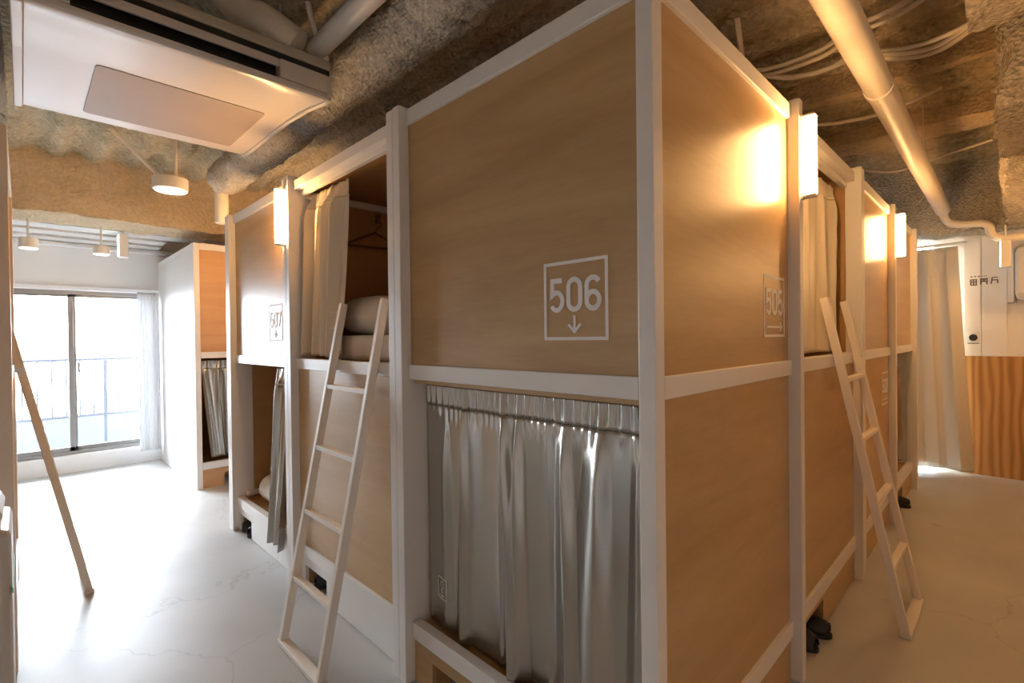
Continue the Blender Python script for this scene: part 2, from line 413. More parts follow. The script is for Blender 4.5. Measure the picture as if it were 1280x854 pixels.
# end walls and roof boards of the block (parts of the end bunks)
MB().box((-3.305, .046, .002), (-3.287, 2.1, ZT)).build('end_panel', WHITE, TL3)
MB().box((-2.1, 4.285, .002), (-.046, 4.30, ZT)).build('end_panel', WHITE, TR4)
for T, a, b in ((TL3, (-3.28, 1.2, ZT-.015), (-2.24, 2.1, ZT)), (TL2, (-2.14, 1.04, ZT-.015), (-1.14, 4.28, ZT)), (T506, (-1.1, .05, ZT-.015), (-.05, 1.02, ZT)),
                (TR2, (-1.1, 1.03, ZT-.015), (-.05, 2.19, ZT)), (TR3, (-1.1, 2.2, ZT-.015), (-.05, 3.22, ZT)), (TR4, (-1.1, 3.25, ZT-.015), (-.05, 4.28, ZT))):
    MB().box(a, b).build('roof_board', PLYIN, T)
# shelf rail inside the open upper berth
MB().box((-2.143, .06, 2.10), (-2.112, 1.0, 2.135)).build('inner_rail', LADW, TL2, bevel=.002)
MB().box((-3.225, .06, .232), (-3.19, .9, .262)).build('inner_rail', LADW, TL3, bevel=.002)

# far block beyond the cross aisle
TF, _, _ = bay(FF, .045, 1.09, 'separate capsule bunk near the window, orange-brown upper panel and white end wall', .2, 'panel', 'open',
               [(0, .045, ZT, 0), (1.09, 1.135, ZT, 0)], kickmat=PLYF, cubby=(.22, .55, .12), panelmat=PLYF, group=None)
MB().box((-6.14, .036, .002), (-4.546, .05, ZT-.001)).build('end_wall', WHITE, TF)
FS.box(MB(), .0451, 1.6, -.002, .0, ZTL, ZT).build('end_wall_rail', WHITE, TF, bevel=.001)

# near row, seen edge-on at the left border
TN, _, _ = bay(NF, .09, 1.1, 'row of bunks along the left aisle seen edge-on as beige posts', .5, 'open', 'panel',
               [(0, .09, ZT, .0), (1.1, 1.19, ZT, .0)], kickmat=PLY, cubby=None, group=None)
for o in TN.children:
    if o.name.startswith('post'): o.data.materials[0] = POSTW

# ------------------------------------------------------------------ lamps on posts
tube_lamp(LF, 2.19, PR, 'lit tube lamp on the post between the 507 panel and the open upper berth')
tube_lamp(RF, 1.048, PR, 'brightest tube lamp, on the post right of the 505 stencil')
tube_lamp(RF, 3.23, PR, 'smaller, farther tube lamp on the right aisle bunks above the 502 stencil')

WR = Face((1.40, 0, 0), (0, 1, 0), (-1, 0, 0))
tube_lamp(WR, 4.1, 0, 'added out-of-view tube lamp on the wall opposite the last bunk of the right aisle')  # extra lamp out of view, added to brighten the aisle's far end
EF = Face((-3.3055, 0, 0), (0, 1, 0), (-1, 0, 0))
tube_lamp(EF, 1.1, 0, 'added hidden tube lamp on the white end panel facing the cross aisle')  # added behind the block, unseen, to light the tan beam
tube_lamp(EF, .30, 0, 'added hidden tube lamp on the white end panel nearer the left aisle')  # second unseen addition, brightens the far bunk front and beam
# ------------------------------------------------------------------ ladders
def ladder(F, ua, ub, label, mat=LADW):
    T = thing('bunk_ladder', label, 'ladder', F.p((ua+ub)/2, .26, 0), 'ladders leaning on the bunks')
    def P(u, z): return F.p(u, .265-.303*z/1.495, z)
    for u in (ua, ub): MB().bar(P(u, .014), P(u, 1.495), .026, .034, up=F.N).build('side_rail', mat, T, bevel=.003)
    for z in (1.108, .835, .558, .278):
        MB().bar(P(ua+.012, z), P(ub-.012, z), .030, .020, up=(0, 0, 1)).build('rung', mat, T, bevel=.002)
    MB().bar(F.p(ua-.013, .262, .0125), F.p(ub+.013, .262, .0125), .042, .022).build('foot_bar', mat, T, bevel=.002)
    for u in (ua+.028, ub+.028):
        mb = MB(); F.box(mb, u-.010, u+.014, .0015, .0035, ZMU-.045, ZMU+.004); F.box(mb, u-.010, u+.014, -.03, .0035, ZMU+.002, ZMU+.004)
        F.box(mb, u-.016, u-.008, .0015, .035, ZMU-.045, ZMU-.02)
        mb.build('hook_bracket', STEEL, T)
    return T
ladder(LF, 1.275, 1.655, 'pale wooden ladder leaning on the open berth beside the 506 bunk')
ladder(RF, 1.652, 2.045, 'pale wooden ladder in the right aisle, leaning below the 505 berth curtain')
ladder(NF, .20, .58, 'pale wooden ladder at the far left, seen edge-on against the white floor')

# ------------------------------------------------------------------ curtains
def curtain(F, ua, ub, zt, zb, n, folds, amp, label, mat, header=.075, group=None, seed=0, nu=220, ub_b=None, ua_b=None, name='curtain', n_b=None, ridges=None,
            printat=None, pleats=26, hem=0, sharp=2.2, cat='curtain', tilt=0):
    """fabric between ua..ub at the top (ua_b..ub_b at the hem)"""
    T = thing(name, label, cat, F.p((ua+ub)/2, n, zb), group)
    ua_b = ua if ua_b is None else ua_b; ub_b = ub if ub_b is None else ub_b
    rnd = random.Random(seed); ph = [rnd.uniform(0, 2*PI) for _ in range(8)]
    def off(s, k):
        # s 0..1 across, k 0 at top .. 1 at hem
        w = s+.018*math.sin(2*PI*s*2.3+ph[0]+k*1.3)+.012*math.sin(2*PI*s*5+ph[1]-k*2)
        x = (w*folds) % 1.0; tri = abs(2*x-1)
        f = (tri**sharp)*(.65+.45*math.sin(ph[2]+w*9+k*.8))
        g = math.sin(2*PI*pleats*s+ph[3]+math.sin(s*31)*1.2)
        kk = min(1, k/.16); kk = kk*kk*(3-2*kk)
        d = amp*f*(.12+.88*kk*(.75+.25*k))+.0048*g*(1-kk)+.10*amp*math.sin(2*PI*s*3.1+ph[4]+k*2.2)*kk
        if ridges:
            d = (d-.0048*g*(1-kk))*.20+.0058*g*(1-kk); uu = (ua+(ub-ua)*s)*(1-k)+(ua_b+(ub_b-ua_b)*s)*k
            for c, wl, wr, am, lean, k0 in ridges:
                x = uu-(c+lean*k); wdt = (wl if x > 0 else wr)*(.45+.75*k); g2 = max(0, 1-abs(x)/wdt); g2 = g2*g2*(3-2*g2)
                g2 = .5*g2+.5*max(0, 1-abs(x)/wdt)
                t = max(0, min(1, (k-k0)/.25)); d += am*g2*t*t*(3-2*t)
        return d
    def P(s, k):
        sk = k**1.15
        u = (ua+(ub-ua)*s)*(1-sk)+(ua_b+(ub_b-ua_b)*s)*sk
        z = zt-(zt-zb)*k+hem*math.sin(s*folds*PI)*k*k+tilt*(s-.5)*k
        return F.p(u, n+(0 if n_b is None else (n_b-n)*k)+off(s, k), z)
    def grid(k0, k1, nv, add=0):
        mb = MB(); mb.smooth = True
        for j in range(nv+1):
            k = k0+(k1-k0)*j/nv
            for i in range(nu+1):
                p = P(i/nu, k)+F.N*add; mb.v.append(tuple(p))
        for j in range(nv):
            for i in range(nu):
                a = j*(nu+1)+i; mb.f.append((a, a+1, a+nu+2, a+nu+1))
        return mb
    H = header/(zt-zb)
    def cloth(mb, nm):
        o = mb.build(nm, mat, T, smooth=True)
        for p in o.data.polygons: p.use_smooth = True
        at = o.data.attributes.get('sharp_edge')
        if at: o.data.attributes.remove(at)
        md = o.modifiers.new('solid', 'SOLIDIFY'); md.thickness = .0018; md.offset = 0
        return o
    cloth(grid(H, 1, 44), 'fabric')
    if header: cloth(grid(0, H+.004, 8, .0022), 'gathered_header')
    if printat:
        s0, k0, w, h = printat
        mb = MB(); W = abs(ub-ua); ds = w/W; dk = h/(zt-zb)
        def strip(pts, hw):
            nn = len(mb.v)
            pts3 = [P(s0+a*ds, k0-b*dk)+F.N*.0030 for a, b in pts]
            for i, p in enumerate(pts3):
                q = pts3[min(i+1, len(pts3)-1)]-pts3[max(i-1, 0)]; q = q.normalized(); side = q.cross(F.N).normalized()*hw
                mb.v += [tuple(p+side), tuple(p-side)]
            for i in range(len(pts3)-1): mb.f.append((nn+2*i, nn+2*i+1, nn+2*i+3, nn+2*i+2))
        box = [(0, 0), (1, 0), (1, 1), (0, 1), (0, 0)]
        for i in range(4):
            a, b = box[i], box[i+1]; strip([(a[0]+(b[0]-a[0])*t/4, a[1]+(b[1]-a[1])*t/4) for t in range(5)], .0022)
        strip([(.5+.22*math.cos(t*PI/8), .66+.17*math.sin(t*PI/8)) for t in range(17)], .002)
        strip([(.3, .36), (.7, .36)], .002); strip([(.5, .48), (.5, .28)], .002); strip([(.22, .15), (.78, .15)], .003)
        mb.build('logo_print', PRINT, T)
    return T

curtain(LF, .055, 1.04, 1.148, .222, -.082, 5.2, .045, 'wide silver-grey curtain closing the lower berth of the corner bunk', FAB, seed=3,
        printat=(.875, .885, .068, .078), pleats=30, hem=.006, sharp=2.6, ua_b=.05, ub_b=1.03, nu=420,
        ridges=[(.80, .05, .03, .030, .01, .0), (.60, .05, .035, .034, -.05, .0), (.535, .045, .03, .030, -.01, .02), (.345, .07, .04, .032, -.03, .03), (.20, .12, .05, .042, .03, .02), (.09, .05, .04, .02, .0, .05), (.92, .05, .04, .015, 0, .1)])
curtain(LF, 1.70, 2.132, 2.118, 1.242, -.10, 5.3, .085, 'curtain coloured as if warmly lamplit, drawn half open on the upper berth beside the lit post', FABW, seed=5,
        ua_b=1.76, ub_b=2.13, printat=(.12, .84, .06, .08), pleats=9, sharp=1.6)  # same fabric as the grey curtains, warm lamplight put in the colour
curtain(LF, 2.30, 2.58, 1.160, .13, -.062, 4.0, .040, 'narrow bunched curtain hanging out of the open lower berth below the 507 stencil', FAB, seed=8,
        ua_b=2.31, ub_b=2.57, n_b=.010, pleats=8, sharp=1.4, header=.1)
curtain(RF, 1.10, 2.02, 2.10, 1.236, -.085, 6.5, .045, 'curtain coloured as if warmly lamplit across the upper berth behind the right aisle ladder', FABW, seed=11,
        printat=(.85, .83, .07, .08), pleats=16, sharp=2.0, ub_b=1.96)  # grey fabric given a lamplit tone through its base colour
curtain(RF, 3.27, 4.05, 1.150, .25, -.085, 5, .04, 'grey curtain on the lower berth at the end of the right aisle', FAB, seed=13, pleats=14, ub_b=4.22)
curtain(FF, .06, 1.0, 1.150, .255, -.085, 8, .04, 'grey curtain of the bunk across the cross aisle, slightly parted at its edge', FAB, seed=17, pleats=20, ua_b=.13)
# white cloth curtain at the end of the right aisle and sheer at the window
WF = Face((0, 5.15, 0), (1, 0, 0), (0, -1, 0))
curtain(WF, -.42, .24, 2.125, .035, .0, 4.5, .10, 'tall cream floor-length curtain at the end of the right aisle', FABW, seed=21, header=.0, sharp=1.2,
        ub_b=.345, pleats=6)
GF = Face((-6.05, 0, 0), (0, 1, 0), (1, 0, 0))
curtain(GF, -.17, .02, 1.86, .14, .0, 5, .04, 'white sheer curtain gathered at the side of the balcony door', SHEER, seed=23, header=.0, sharp=1.2, pleats=6)

# rods
def rod(a, b, r, label):
    o = MB().tube([a, b], r, 10).build('curtain_rod', WHITE); return tag(o, label, 'rod')
rod((-.49, 5.15, 2.15), (.30, 5.15, 2.15), .012, 'thin white rod carrying the tall cream curtain')

# ------------------------------------------------------------------ bedding
def cushion(name, loc, dim, label, cat, mat=BED, p=2.6, rot=0, group=None, puff=.85, seed=0, tilt=0):
    bm = bmesh.new(); bmesh.ops.create_icosphere(bm, subdivisions=5, radius=1)
    me = bpy.data.meshes.new(name)
    for v in bm.verts:
        x, y, z = v.co
        sx = math.copysign(abs(x)**.55, x); sy = math.copysign(abs(y)**.55, y)
        ed = max(0, 1-max(abs(sx), abs(sy))**4)
        nz = noise.noise(Vector((x*1.7+seed, y*1.7, z)))
        v.co = Vector((sx*dim[0]/2, sy*dim[1]/2, (z*(.30+.7*ed**.6)*puff+.07*nz)*dim[2]/2))
    bm.to_mesh(me); bm.free(); me.materials.append(mat)
    for q in me.polygons: q.use_smooth = True
    o = bpy.data.objects.new(name, me); C.objects.link(o)
    zmin = min((Matrix.Rotation(tilt, 3, 'X') @ v.co).z for v in me.vertices)
    o.location = (loc[0], loc[1], loc[2]-zmin); o.rotation_euler = (tilt, 0, rot)
    tag(o, label, cat, group); return o
def mattress(x0, x1, y0, y1, z0, z1, label):
    o = MB().box((x0, y0, z0), (x1, y1, z1)).build('mattress', BED, None, bevel=.03)
    o.modifiers['bevel'].segments = 5
    for q in o.data.polygons: q.use_smooth = True
    return tag(o, label, 'mattress')
mattress(-2.10, -1.16, .125, 1.02-.03, ZMU-.007, 1.345, 'cream mattress in the open upper berth behind the ladder')
cushion('pillow', (-1.80, .33, 1.3445), (.50, .36, .21), 'plump cream pillow lying on the upper berth mattress', 'pillow', puff=1.0)
cushion('pillow', (-1.66, .74, 1.3455), (.48, .32, .26), 'second pillow lying behind the plump one in the upper berth', 'pillow', puff=1.0, seed=4, rot=.15)
mb = MB(); mb.tube([(-3.06, .17, .305), (-2.5, .17, .305)], [.088, .088], 24); fo = mb.build('rolled_futon', BED, None, bevel=.02)
fo.location.z += .001; tag(fo, 'white rolled futon on the floor of the open lower berth', 'futon')

# hanger on the inner wall
TH = thing('clothes_hanger', 'dark wooden clothes hanger on the inner wall of the open upper berth', 'hanger', (-2.11, .5, 1.9))
MB().tube([(-2.118, .27, 1.872), (-2.118, .47, 1.968), (-2.118, .68, 1.885), (-2.118, .27, 1.872)], .0075, 8).build('hanger_frame', HANG, TH)
MB().tube(bezpts([(-2.118, .475, 1.965), (-2.118, .49, 2.0), (-2.118, .515, 2.02), (-2.118, .50, 2.045), (-2.118, .478, 2.035)], 5), .004, 6).build('hook', HANG, TH)
MB().bar((-2.142, .495, 2.055), (-2.105, .495, 2.055), .02, .05).build('wall_peg', HANG, TH, bevel=.002)

# ------------------------------------------------------------------ slippers in the shoe cubbies
def slipper(F, u, n, ang, label):
    T = thing('slipper', label, 'slipper', F.p(u, n, 0), 'black slippers in the shoe cubbies')
    ca, sa = math.cos(ang), math.sin(ang)
    def W(a, b, z): return F.p(u+a*ca-b*sa, n+a*sa+b*ca, z)
    out = []
    for i in range(28):
        t = 2*PI*i/28; l = .125*math.cos(t); w = (.042+.008*math.cos(t))*math.sin(t); out.append((w, l))
    mb = MB(); mb.prism([(a, b) for a, b in out], lambda a, b, d: W(a, b, d), .001, .022); mb.build('sole', RUB, T, bevel=.004)
    mb = MB(); mb.smooth = True; nn = 12
    for j in range(8):
        b = .115-.105*j/7; w = (.045+.008*(b/.125))*math.sqrt(max(.05, 1-(b/.13)**2)); h = .028+.030*math.sin(PI*min(1, .15+j/7*.6))
        for i in range(nn+1):
            t = PI*i/nn; mb.v.append(tuple(W(w*math.cos(t), b, .020+h*math.sin(t))))
    for j in range(7):
        for i in range(nn): a = j*(nn+1)+i; mb.f.append((a, a+1, a+nn+2, a+nn+1))
    o = mb.build('upper_strap', RUB, T, smooth=True, solid=.005)
    return T
slipper(LF, 1.885, -.16, .1, 'black slipper in the cubby below the open berth, the side nearer the 506 bunk')
slipper(LF, 2.0, -.15, -.15, 'black slipper in the cubby below the open berth, the side nearer the lit post')
slipper(LF, 3.04, -.12, .2, 'black slipper in the cubby of the 507 bunk, nearer the bunched curtain')
slipper(LF, 3.15, -.13, -.1, 'black slipper in the cubby of the 507 bunk, at its outer corner')
def toe_box(F, u, n, label):
    return slipper(F, u, n, 0, label)
slipper(RF, 1.29, -.10, .15, 'black slipper sticking out of the right aisle cubby, right behind the post')
slipper(RF, 1.41, -.085, -.1, 'black slipper sticking out of the right aisle cubby, farther from the post')
slipper(RF, 3.68, -.07, 0, 'black slipper sticking out of the last cubby in the right aisle')

# ------------------------------------------------------------------ floor, walls
XL, XR, YN, YB, ZC = -6.15, 1.40, -3.3, 5.25, 2.85
struct(MB().box((XL-.2, YN-.1, -.12), (XR+.1, YB+.1, 0)).build('floor', FLOOR))
WY0, WY1, WZ0, WZ1 = -1.45, .02, .175, 1.86
mb = MB()
mb.box((XL-.15, YN, 0), (XL, WY0, 3.1)); mb.box((XL-.15, WY1, 0), (XL, YB, 3.1)); mb.box((XL-.15, WY0, 0), (XL, WY1, WZ0)); mb.box((XL-.15, WY0, WZ1), (XL, WY1, 3.1))
struct(mb.build('wall_left', WALLW))
mb = MB(); mb.box((XL-.15, YB, 0), (-.50, YB+.12, 3.1)); mb.box((.06, YB, 0), (XR, YB+.12, 3.1)); mb.box((-.50, YB, 2.17), (.06, YB+.12, 3.1)); struct(mb.build('wall_back', WALLW))
w2 = struct(MB().box((-.50, YB+.05, .0), (.06, YB+.10, .05)).build('window_2', ALU)); MB().box((-.50, YB+.07, .05), (.06, YB+.08, 2.17)).build('glass_pane', GLASS, w2)
struct(MB().box((XR, YN, 0), (XR+.1, YB+.12, 3.1)).build('wall_right', WALLW))
struct(MB().box((XL-.15, YN-.1, 0), (XR+.1, YN, 3.1)).build('wall_front', WALLW))
# wainscot plywood on the back wall
struct(MB().box((.275, YB-.018, .0), (XR, YB-.0005, 1.10)).build('trim_1', PINE))
# white panel door joints on the back wall
dr = struct(MB().box((.275, YB-.022, 1.101), (.392, YB-.0005, 2.2)).build('door_2', WALLW, bevel=.002))
struct(MB().box((.396, YB-.022, 1.101), (.56, YB-.0005, 2.2)).build('trim_2', WALLW, bevel=.002))
kn = MB().tube([(.34, YB-.05, 1.272), (.34, YB-.023, 1.272)], [.030, .026], 18).build('door_knob', DARK, dr)
MB().box((.30, YB-.026, 1.215), (.38, YB-.0225, 1.222)).build('door_slot', INK, dr)

# small dark lettering on the panel (three characters with tiny marks above)
TS = thing('wall_lettering', 'three dark characters on the white panel right of the cream curtain', 'sign', (.41, YB-.024, 1.79))
SFc = Face((0, YB-.0225, 0), (1, 0, 0), (0, -1, 0))
def glyph(parts, x, z, w, h, mat, nm):
    mb = MB()
    for pts in parts: stroke(mb, SFc, 1, [(x+a*w, z+b*h) for a, b in pts], .0085, 0, .002)
    mb.build(nm, mat, TS)
glyph([[(0, .9), (1, .9)], [(0, .55), (1, .55)], [(.12, .9), (.12, .1)], [(.5, .9), (.5, .1)], [(.88, .9), (.88, .05)], [(.05, .1), (1, .1)]], .318, 1.752, .048, .062, INK, 'character')
glyph([[(0, .9), (1, .9)], [(.1, .9), (.1, .1)], [(.1, .5), (.42, .5)], [(.42, .9), (.42, .45)], [(.62, .9), (.62, .45)], [(.9, .9), (.9, .05)], [(.62, .45), (.9, .45)]], .386, 1.755, .052, .062, INK, 'character')
glyph([[(.15, .95), (.9, .95)], [(.15, .95), (.12, .5), (0, .05)], [(.15, .6), (.9, .6)], [(.85, .6), (.85, .1)]], .458, 1.758, .052, .062, INK, 'character')
mb = MB()
for x, w in ((.322, .012), (.348, .010), (.372, .014), (.40, .006), (.412, .006), (.424, .006)): stroke(mb, SFc, 1, [(x, 1.836), (x+w, 1.836)], .009, 0, .002)
mb.build('small_marks', INK, TS)

# window: aluminium sliding balcony door
W1 = struct(MB().box((XL-.13, WY0, WZ0), (XL-.05, WY1, WZ0+.035)).build('window_1', ALU, bevel=.002))
mb = MB(); x0, x1 = XL-.12, XL-.06
mb.box((x0, WY0, WZ1-.035), (x1, WY1, WZ1)); mb.box((x0, WY0, WZ0), (x1, WY0+.04, WZ1)); mb.box((x0, WY1-.04, WZ0), (x1, WY1, WZ1))
mb.build('window_frame', ALU, W1, bevel=.002)
for ya, yb, xs in ((WY0+.04, -.68, XL-.075), (-.70, WY1-.04, XL-.105)):
    mb = MB(); zz0, zz1 = WZ0+.036, WZ1-.036; s = .042
    mb.box((xs-.014, ya, zz0), (xs+.014, ya+s, zz1)); mb.box((xs-.014, yb-s, zz0), (xs+.014, yb, zz1))
    mb.box((xs-.014, ya, zz1-s*.7), (xs+.014, yb, zz1)); mb.box((xs-.014, ya, zz0), (xs+.014, yb, zz0+s))
    sh = mb.build('sash', ALU, W1, bevel=.002)
    MB().box((xs-.003, ya+s*.9, zz0+s*.9), (xs+.003, yb-s*.9, zz1-s*.6)).build('glass_pane', GLASS, sh)
MB().box((XL-.06, -.655, 1.02), (XL-.035, -.64, 1.13)).build('latch', ALU, W1, bevel=.002)
struct(MB().box((XL-.005, WY0-.05, WZ1+.001), (XL+.03, .14, WZ1+.04)).build('trim_3', WALLW, bevel=.003))

# balcony outside
TB = thing('balcony_railing', 'dark metal balcony railing outside the sliding glass door', 'railing', (-7.35, -1, -.1))
MB().box((-7.37, -4, 1.10), (-7.33, 1.5, 1.135)).build('handrail', RAIL, TB)
MB().box((-7.365, -4, .42), (-7.335, 1.5, .45)).build('bottom_rail', RAIL, TB)
y = -2.2
while y < .4:
    MB().box((-7.357, y, .45), (-7.343, y+.014, 1.10)).build('baluster', RAIL, TB); y += .125
for y in (-.35, -1.8): MB().box((-7.37, y, -.1), (-7.33, y+.03, 1.10)).build('railing_post', RAIL, TB)
o = MB().box((-7.6, -4, -.25), (-6.305, 1.5, -.1)).build('balcony_slab', BLDG); struct(o)
tag(MB().box((-8.05, -5, -.3), (-7.85, 2.5, .40)).build('parapet', BLDG, bevel=.01), 'pale low parapet wall beyond the balcony railing', 'parapet')

# ------------------------------------------------------------------ ceiling and lumpy beams
def N3(x, y, z=0, s=1.): return noise.noise(Vector((x*s, y*s, z*s)))
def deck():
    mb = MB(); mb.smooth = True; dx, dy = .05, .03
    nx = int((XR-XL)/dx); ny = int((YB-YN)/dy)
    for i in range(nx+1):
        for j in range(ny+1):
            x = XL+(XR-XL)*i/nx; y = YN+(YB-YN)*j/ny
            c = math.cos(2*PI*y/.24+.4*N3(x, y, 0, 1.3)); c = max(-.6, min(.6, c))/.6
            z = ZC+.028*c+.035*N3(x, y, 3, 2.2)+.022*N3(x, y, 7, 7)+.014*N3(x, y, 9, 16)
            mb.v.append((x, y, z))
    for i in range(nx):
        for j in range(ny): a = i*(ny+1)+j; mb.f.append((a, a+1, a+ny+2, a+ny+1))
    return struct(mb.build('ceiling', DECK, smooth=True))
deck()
struct(MB().box((XL-.15, YN-.1, 3.0), (XR+.1, YB+.12, 3.1)).build('ceiling_slab', WALLW))

def lumpy(name, axis, a0, a1, sec, mat, amp=.02, cell=.022, freq=9, seed=0, end_round=False):
    """sec: closed section polygon in (across, z); extruded along axis with lumpy displacement"""
    P = [Vector(p) for p in sec]; ring = []
    for i, p in enumerate(P):
        q = P[(i+1) % len(P)]; n = max(1, int((q-p).length/cell))
        for k in range(n): ring.append(p.lerp(q, k/n))
    cen = sum(ring, Vector((0, 0)))/len(ring); m = len(ring); n = max(1, int(abs(a1-a0)/cell))
    mb = MB(); mb.smooth = True
    for i in range(n+1):
        a = a0+(a1-a0)*i/n
        k = 1.
        if end_round:
            d = (a-a0 if a1 > a0 else a0-a); d = abs(a-a0); k = min(1, math.sqrt(max(.0, 1-(1-min(1, d/.10))**2))+.02)
        for c in ring:
            q = cen+(c-cen)*k
            d = (c-cen).normalized()
            f = amp*(N3(a, q.x, q.y+seed, freq)+.6*N3(a+5, q.x, q.y+seed, freq*2.3)+.8*N3(a, q.x+9, q.y+seed, freq*.3))
            q = q+d*f
            mb.v.append((a, q.x, q.y) if axis == 'x' else (q.x, a, q.y))
    for i in range(n):
        for k in range(m): mb.f.append((i*m+k, i*m+(k+1) % m, (i+1)*m+(k+1) % m, (i+1)*m+k))
    mb.f.append(tuple(range(m))); mb.f.append(tuple(n*m+k for k in reversed(range(m))))
    return mb.build(name, mat, smooth=True)
def rect(a, b, z0, z1): return [(a, z0), (b, z0), (b, z1), (a, z1)]
def circ(c, z, r, n=16): return [(c+r*math.cos(2*PI*i/n), z+r*math.sin(2*PI*i/n)) for i in range(n)]

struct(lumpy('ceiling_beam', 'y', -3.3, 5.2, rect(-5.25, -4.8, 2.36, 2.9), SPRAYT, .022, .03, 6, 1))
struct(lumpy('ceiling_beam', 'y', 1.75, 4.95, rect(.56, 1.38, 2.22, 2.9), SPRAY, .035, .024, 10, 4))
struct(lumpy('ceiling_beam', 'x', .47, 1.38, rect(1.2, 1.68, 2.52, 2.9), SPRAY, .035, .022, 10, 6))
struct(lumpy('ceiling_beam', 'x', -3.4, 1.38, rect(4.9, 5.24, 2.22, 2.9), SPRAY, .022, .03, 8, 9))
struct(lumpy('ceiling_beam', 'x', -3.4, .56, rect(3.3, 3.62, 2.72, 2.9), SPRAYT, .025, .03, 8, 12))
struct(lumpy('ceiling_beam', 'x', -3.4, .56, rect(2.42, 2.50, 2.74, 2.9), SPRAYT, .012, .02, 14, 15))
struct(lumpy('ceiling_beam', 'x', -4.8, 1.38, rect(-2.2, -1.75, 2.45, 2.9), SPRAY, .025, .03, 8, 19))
TDu = thing('insulated_duct', 'fat spray-insulated duct running above the left bunk faces to a white elbow', 'duct', (-1.7, .115, 2.49))
duct = lumpy('duct_body', 'x', -3.93, .50, circ(.115, 2.615, .125), SPRAY, .022, .02, 13, 22, end_round=True)
duct.data.transform(Matrix.Translation(-parent_world(TDu))); duct.parent = TDu
MB().tube([(-3.88, .10, 2.27), (-3.88, .10, 2.56)], .05, 14).build('drop_pipe', PVC, TDu)
# pale boards of the lowered ceiling strip by the window
for k, (xa, xb, z) in enumerate(((-5.52, -5.29, 2.36), (-5.78, -5.56, 2.345), (-6.02, -5.82, 2.33))):
    struct(lumpy('ceiling_board', 'y', -3.2, .02 if k else .3, rect(xa, xb, z, z+.06), SPRAYW, .006, .03, 9, 30+k))
struct(MB().box((XL+.001, YN, 2.29), (XL+.10, YB, 2.33)).build('trim_4', WALLW, bevel=.004))

# ------------------------------------------------------------------ pipes and cables
def pipe(pts, r, label, mat=PVC, name='pipe', seg=16, n=8):
    o = MB().tube(bezpts(pts, n) if len(pts) > 2 else pts, r, seg).build(name, mat); return tag(o, label, 'pipe')
pz = 2.40
TP = thing('ceiling_pipe', 'long white pipe running under the right aisle ceiling and bending at its far end', 'pipe', (.16, .4, pz))
MB().tube([(.19, -.2, pz+.01), (.165, 4.72, pz)], .054, 20).build('pipe_run', PVC, TP)
MB().tube(bezpts([(.165, 4.66, pz), (.165, 4.80, pz-.03), (.20, 4.84, pz-.10), (.30, 4.84, pz-.13), (.40, 4.84, pz-.135), (.455, 4.84, pz-.17), (.47, 4.84, pz-.24), (.52, 4.84, pz-.285), (.62, 4.84, pz-.29), (1.38, 4.84, pz-.29)], 6), .032, 14).build('pipe_bend', PVC, TP)
for y in (1.1, 3.2): MB().tube([(.18, y, pz+.052), (.18, y, ZC-.02)], .005, 6).build('hanger_strap', CABLE, TP)
MB().tube([(.180, 1.62, pz), (.1795, 1.66, pz)], .0555, 20).build('joint_collar', PVC, TP)
def cable(pts, r, label, k=1, spread=.02, nm='cable'):
    for i in range(k):
        o = MB().tube(bezpts([(p[0], p[1]+i*spread, p[2]+(i % 2)*spread*.5) for p in pts], 8), r, 8).build(nm, CABLE)
        tag(o, label, 'cable', 'cables strung under the right ceiling' if k > 1 else None)
zc = 2.72
cable([(-.50, 1.50, zc), (-.36, 1.73, zc), (-.1, 1.80, zc+.02), (.06, 1.72, zc+.03), (.25, 1.66, zc+.02), (.42, 1.50, zc)], .011, 'bundled pale cable running under the ceiling near the joint of the white pipe', 3, .035)
cable([(-.42, 1.78, zc+.03), (-.26, 1.93, zc), (-.08, 1.98, zc), (.05, 1.90, zc), (.12, 1.86, zc+.04)], .014, 'pale flat cable pair rising from the bunk top towards the white pipe', 2, .03)
cable([(.10, 1.98, zc), (.25, 2.12, zc), (.38, 2.08, zc-.01), (.54, 1.95, zc+.02)], .012, 'pale cable curving from the white pipe to the lumpy beam', 3, .03)
cable([(.13, 1.86, zc-.05), (.28, 1.90, zc-.07), (.42, 1.88, zc-.07), (.60, 1.78, zc-.06)], .010, 'single bright white cable hooking into the lumpy beam')
cable([(-.30, 1.3, zc+.06), (-.29, 1.36, 2.5), (-.25, 1.26, 2.30), (-.06, 1.06, 2.215)], .008, 'thin cable dropping to the bright tube lamp post', 2, .025)
cable([(-.36, 2.72, zc), (-.2, 2.9, zc+.03), (.02, 2.95, zc+.04), (.3, 2.80, zc+.04)], .012, 'pale conduit crossing the ceiling between two sprayed ribs')
cable([(-.34, 3.9, 2.70), (-.1, 4.1, 2.66), (.14, 4.05, 2.68), (.5, 3.9, 2.7)], .009, 'thin far conduit crossing the right ceiling')

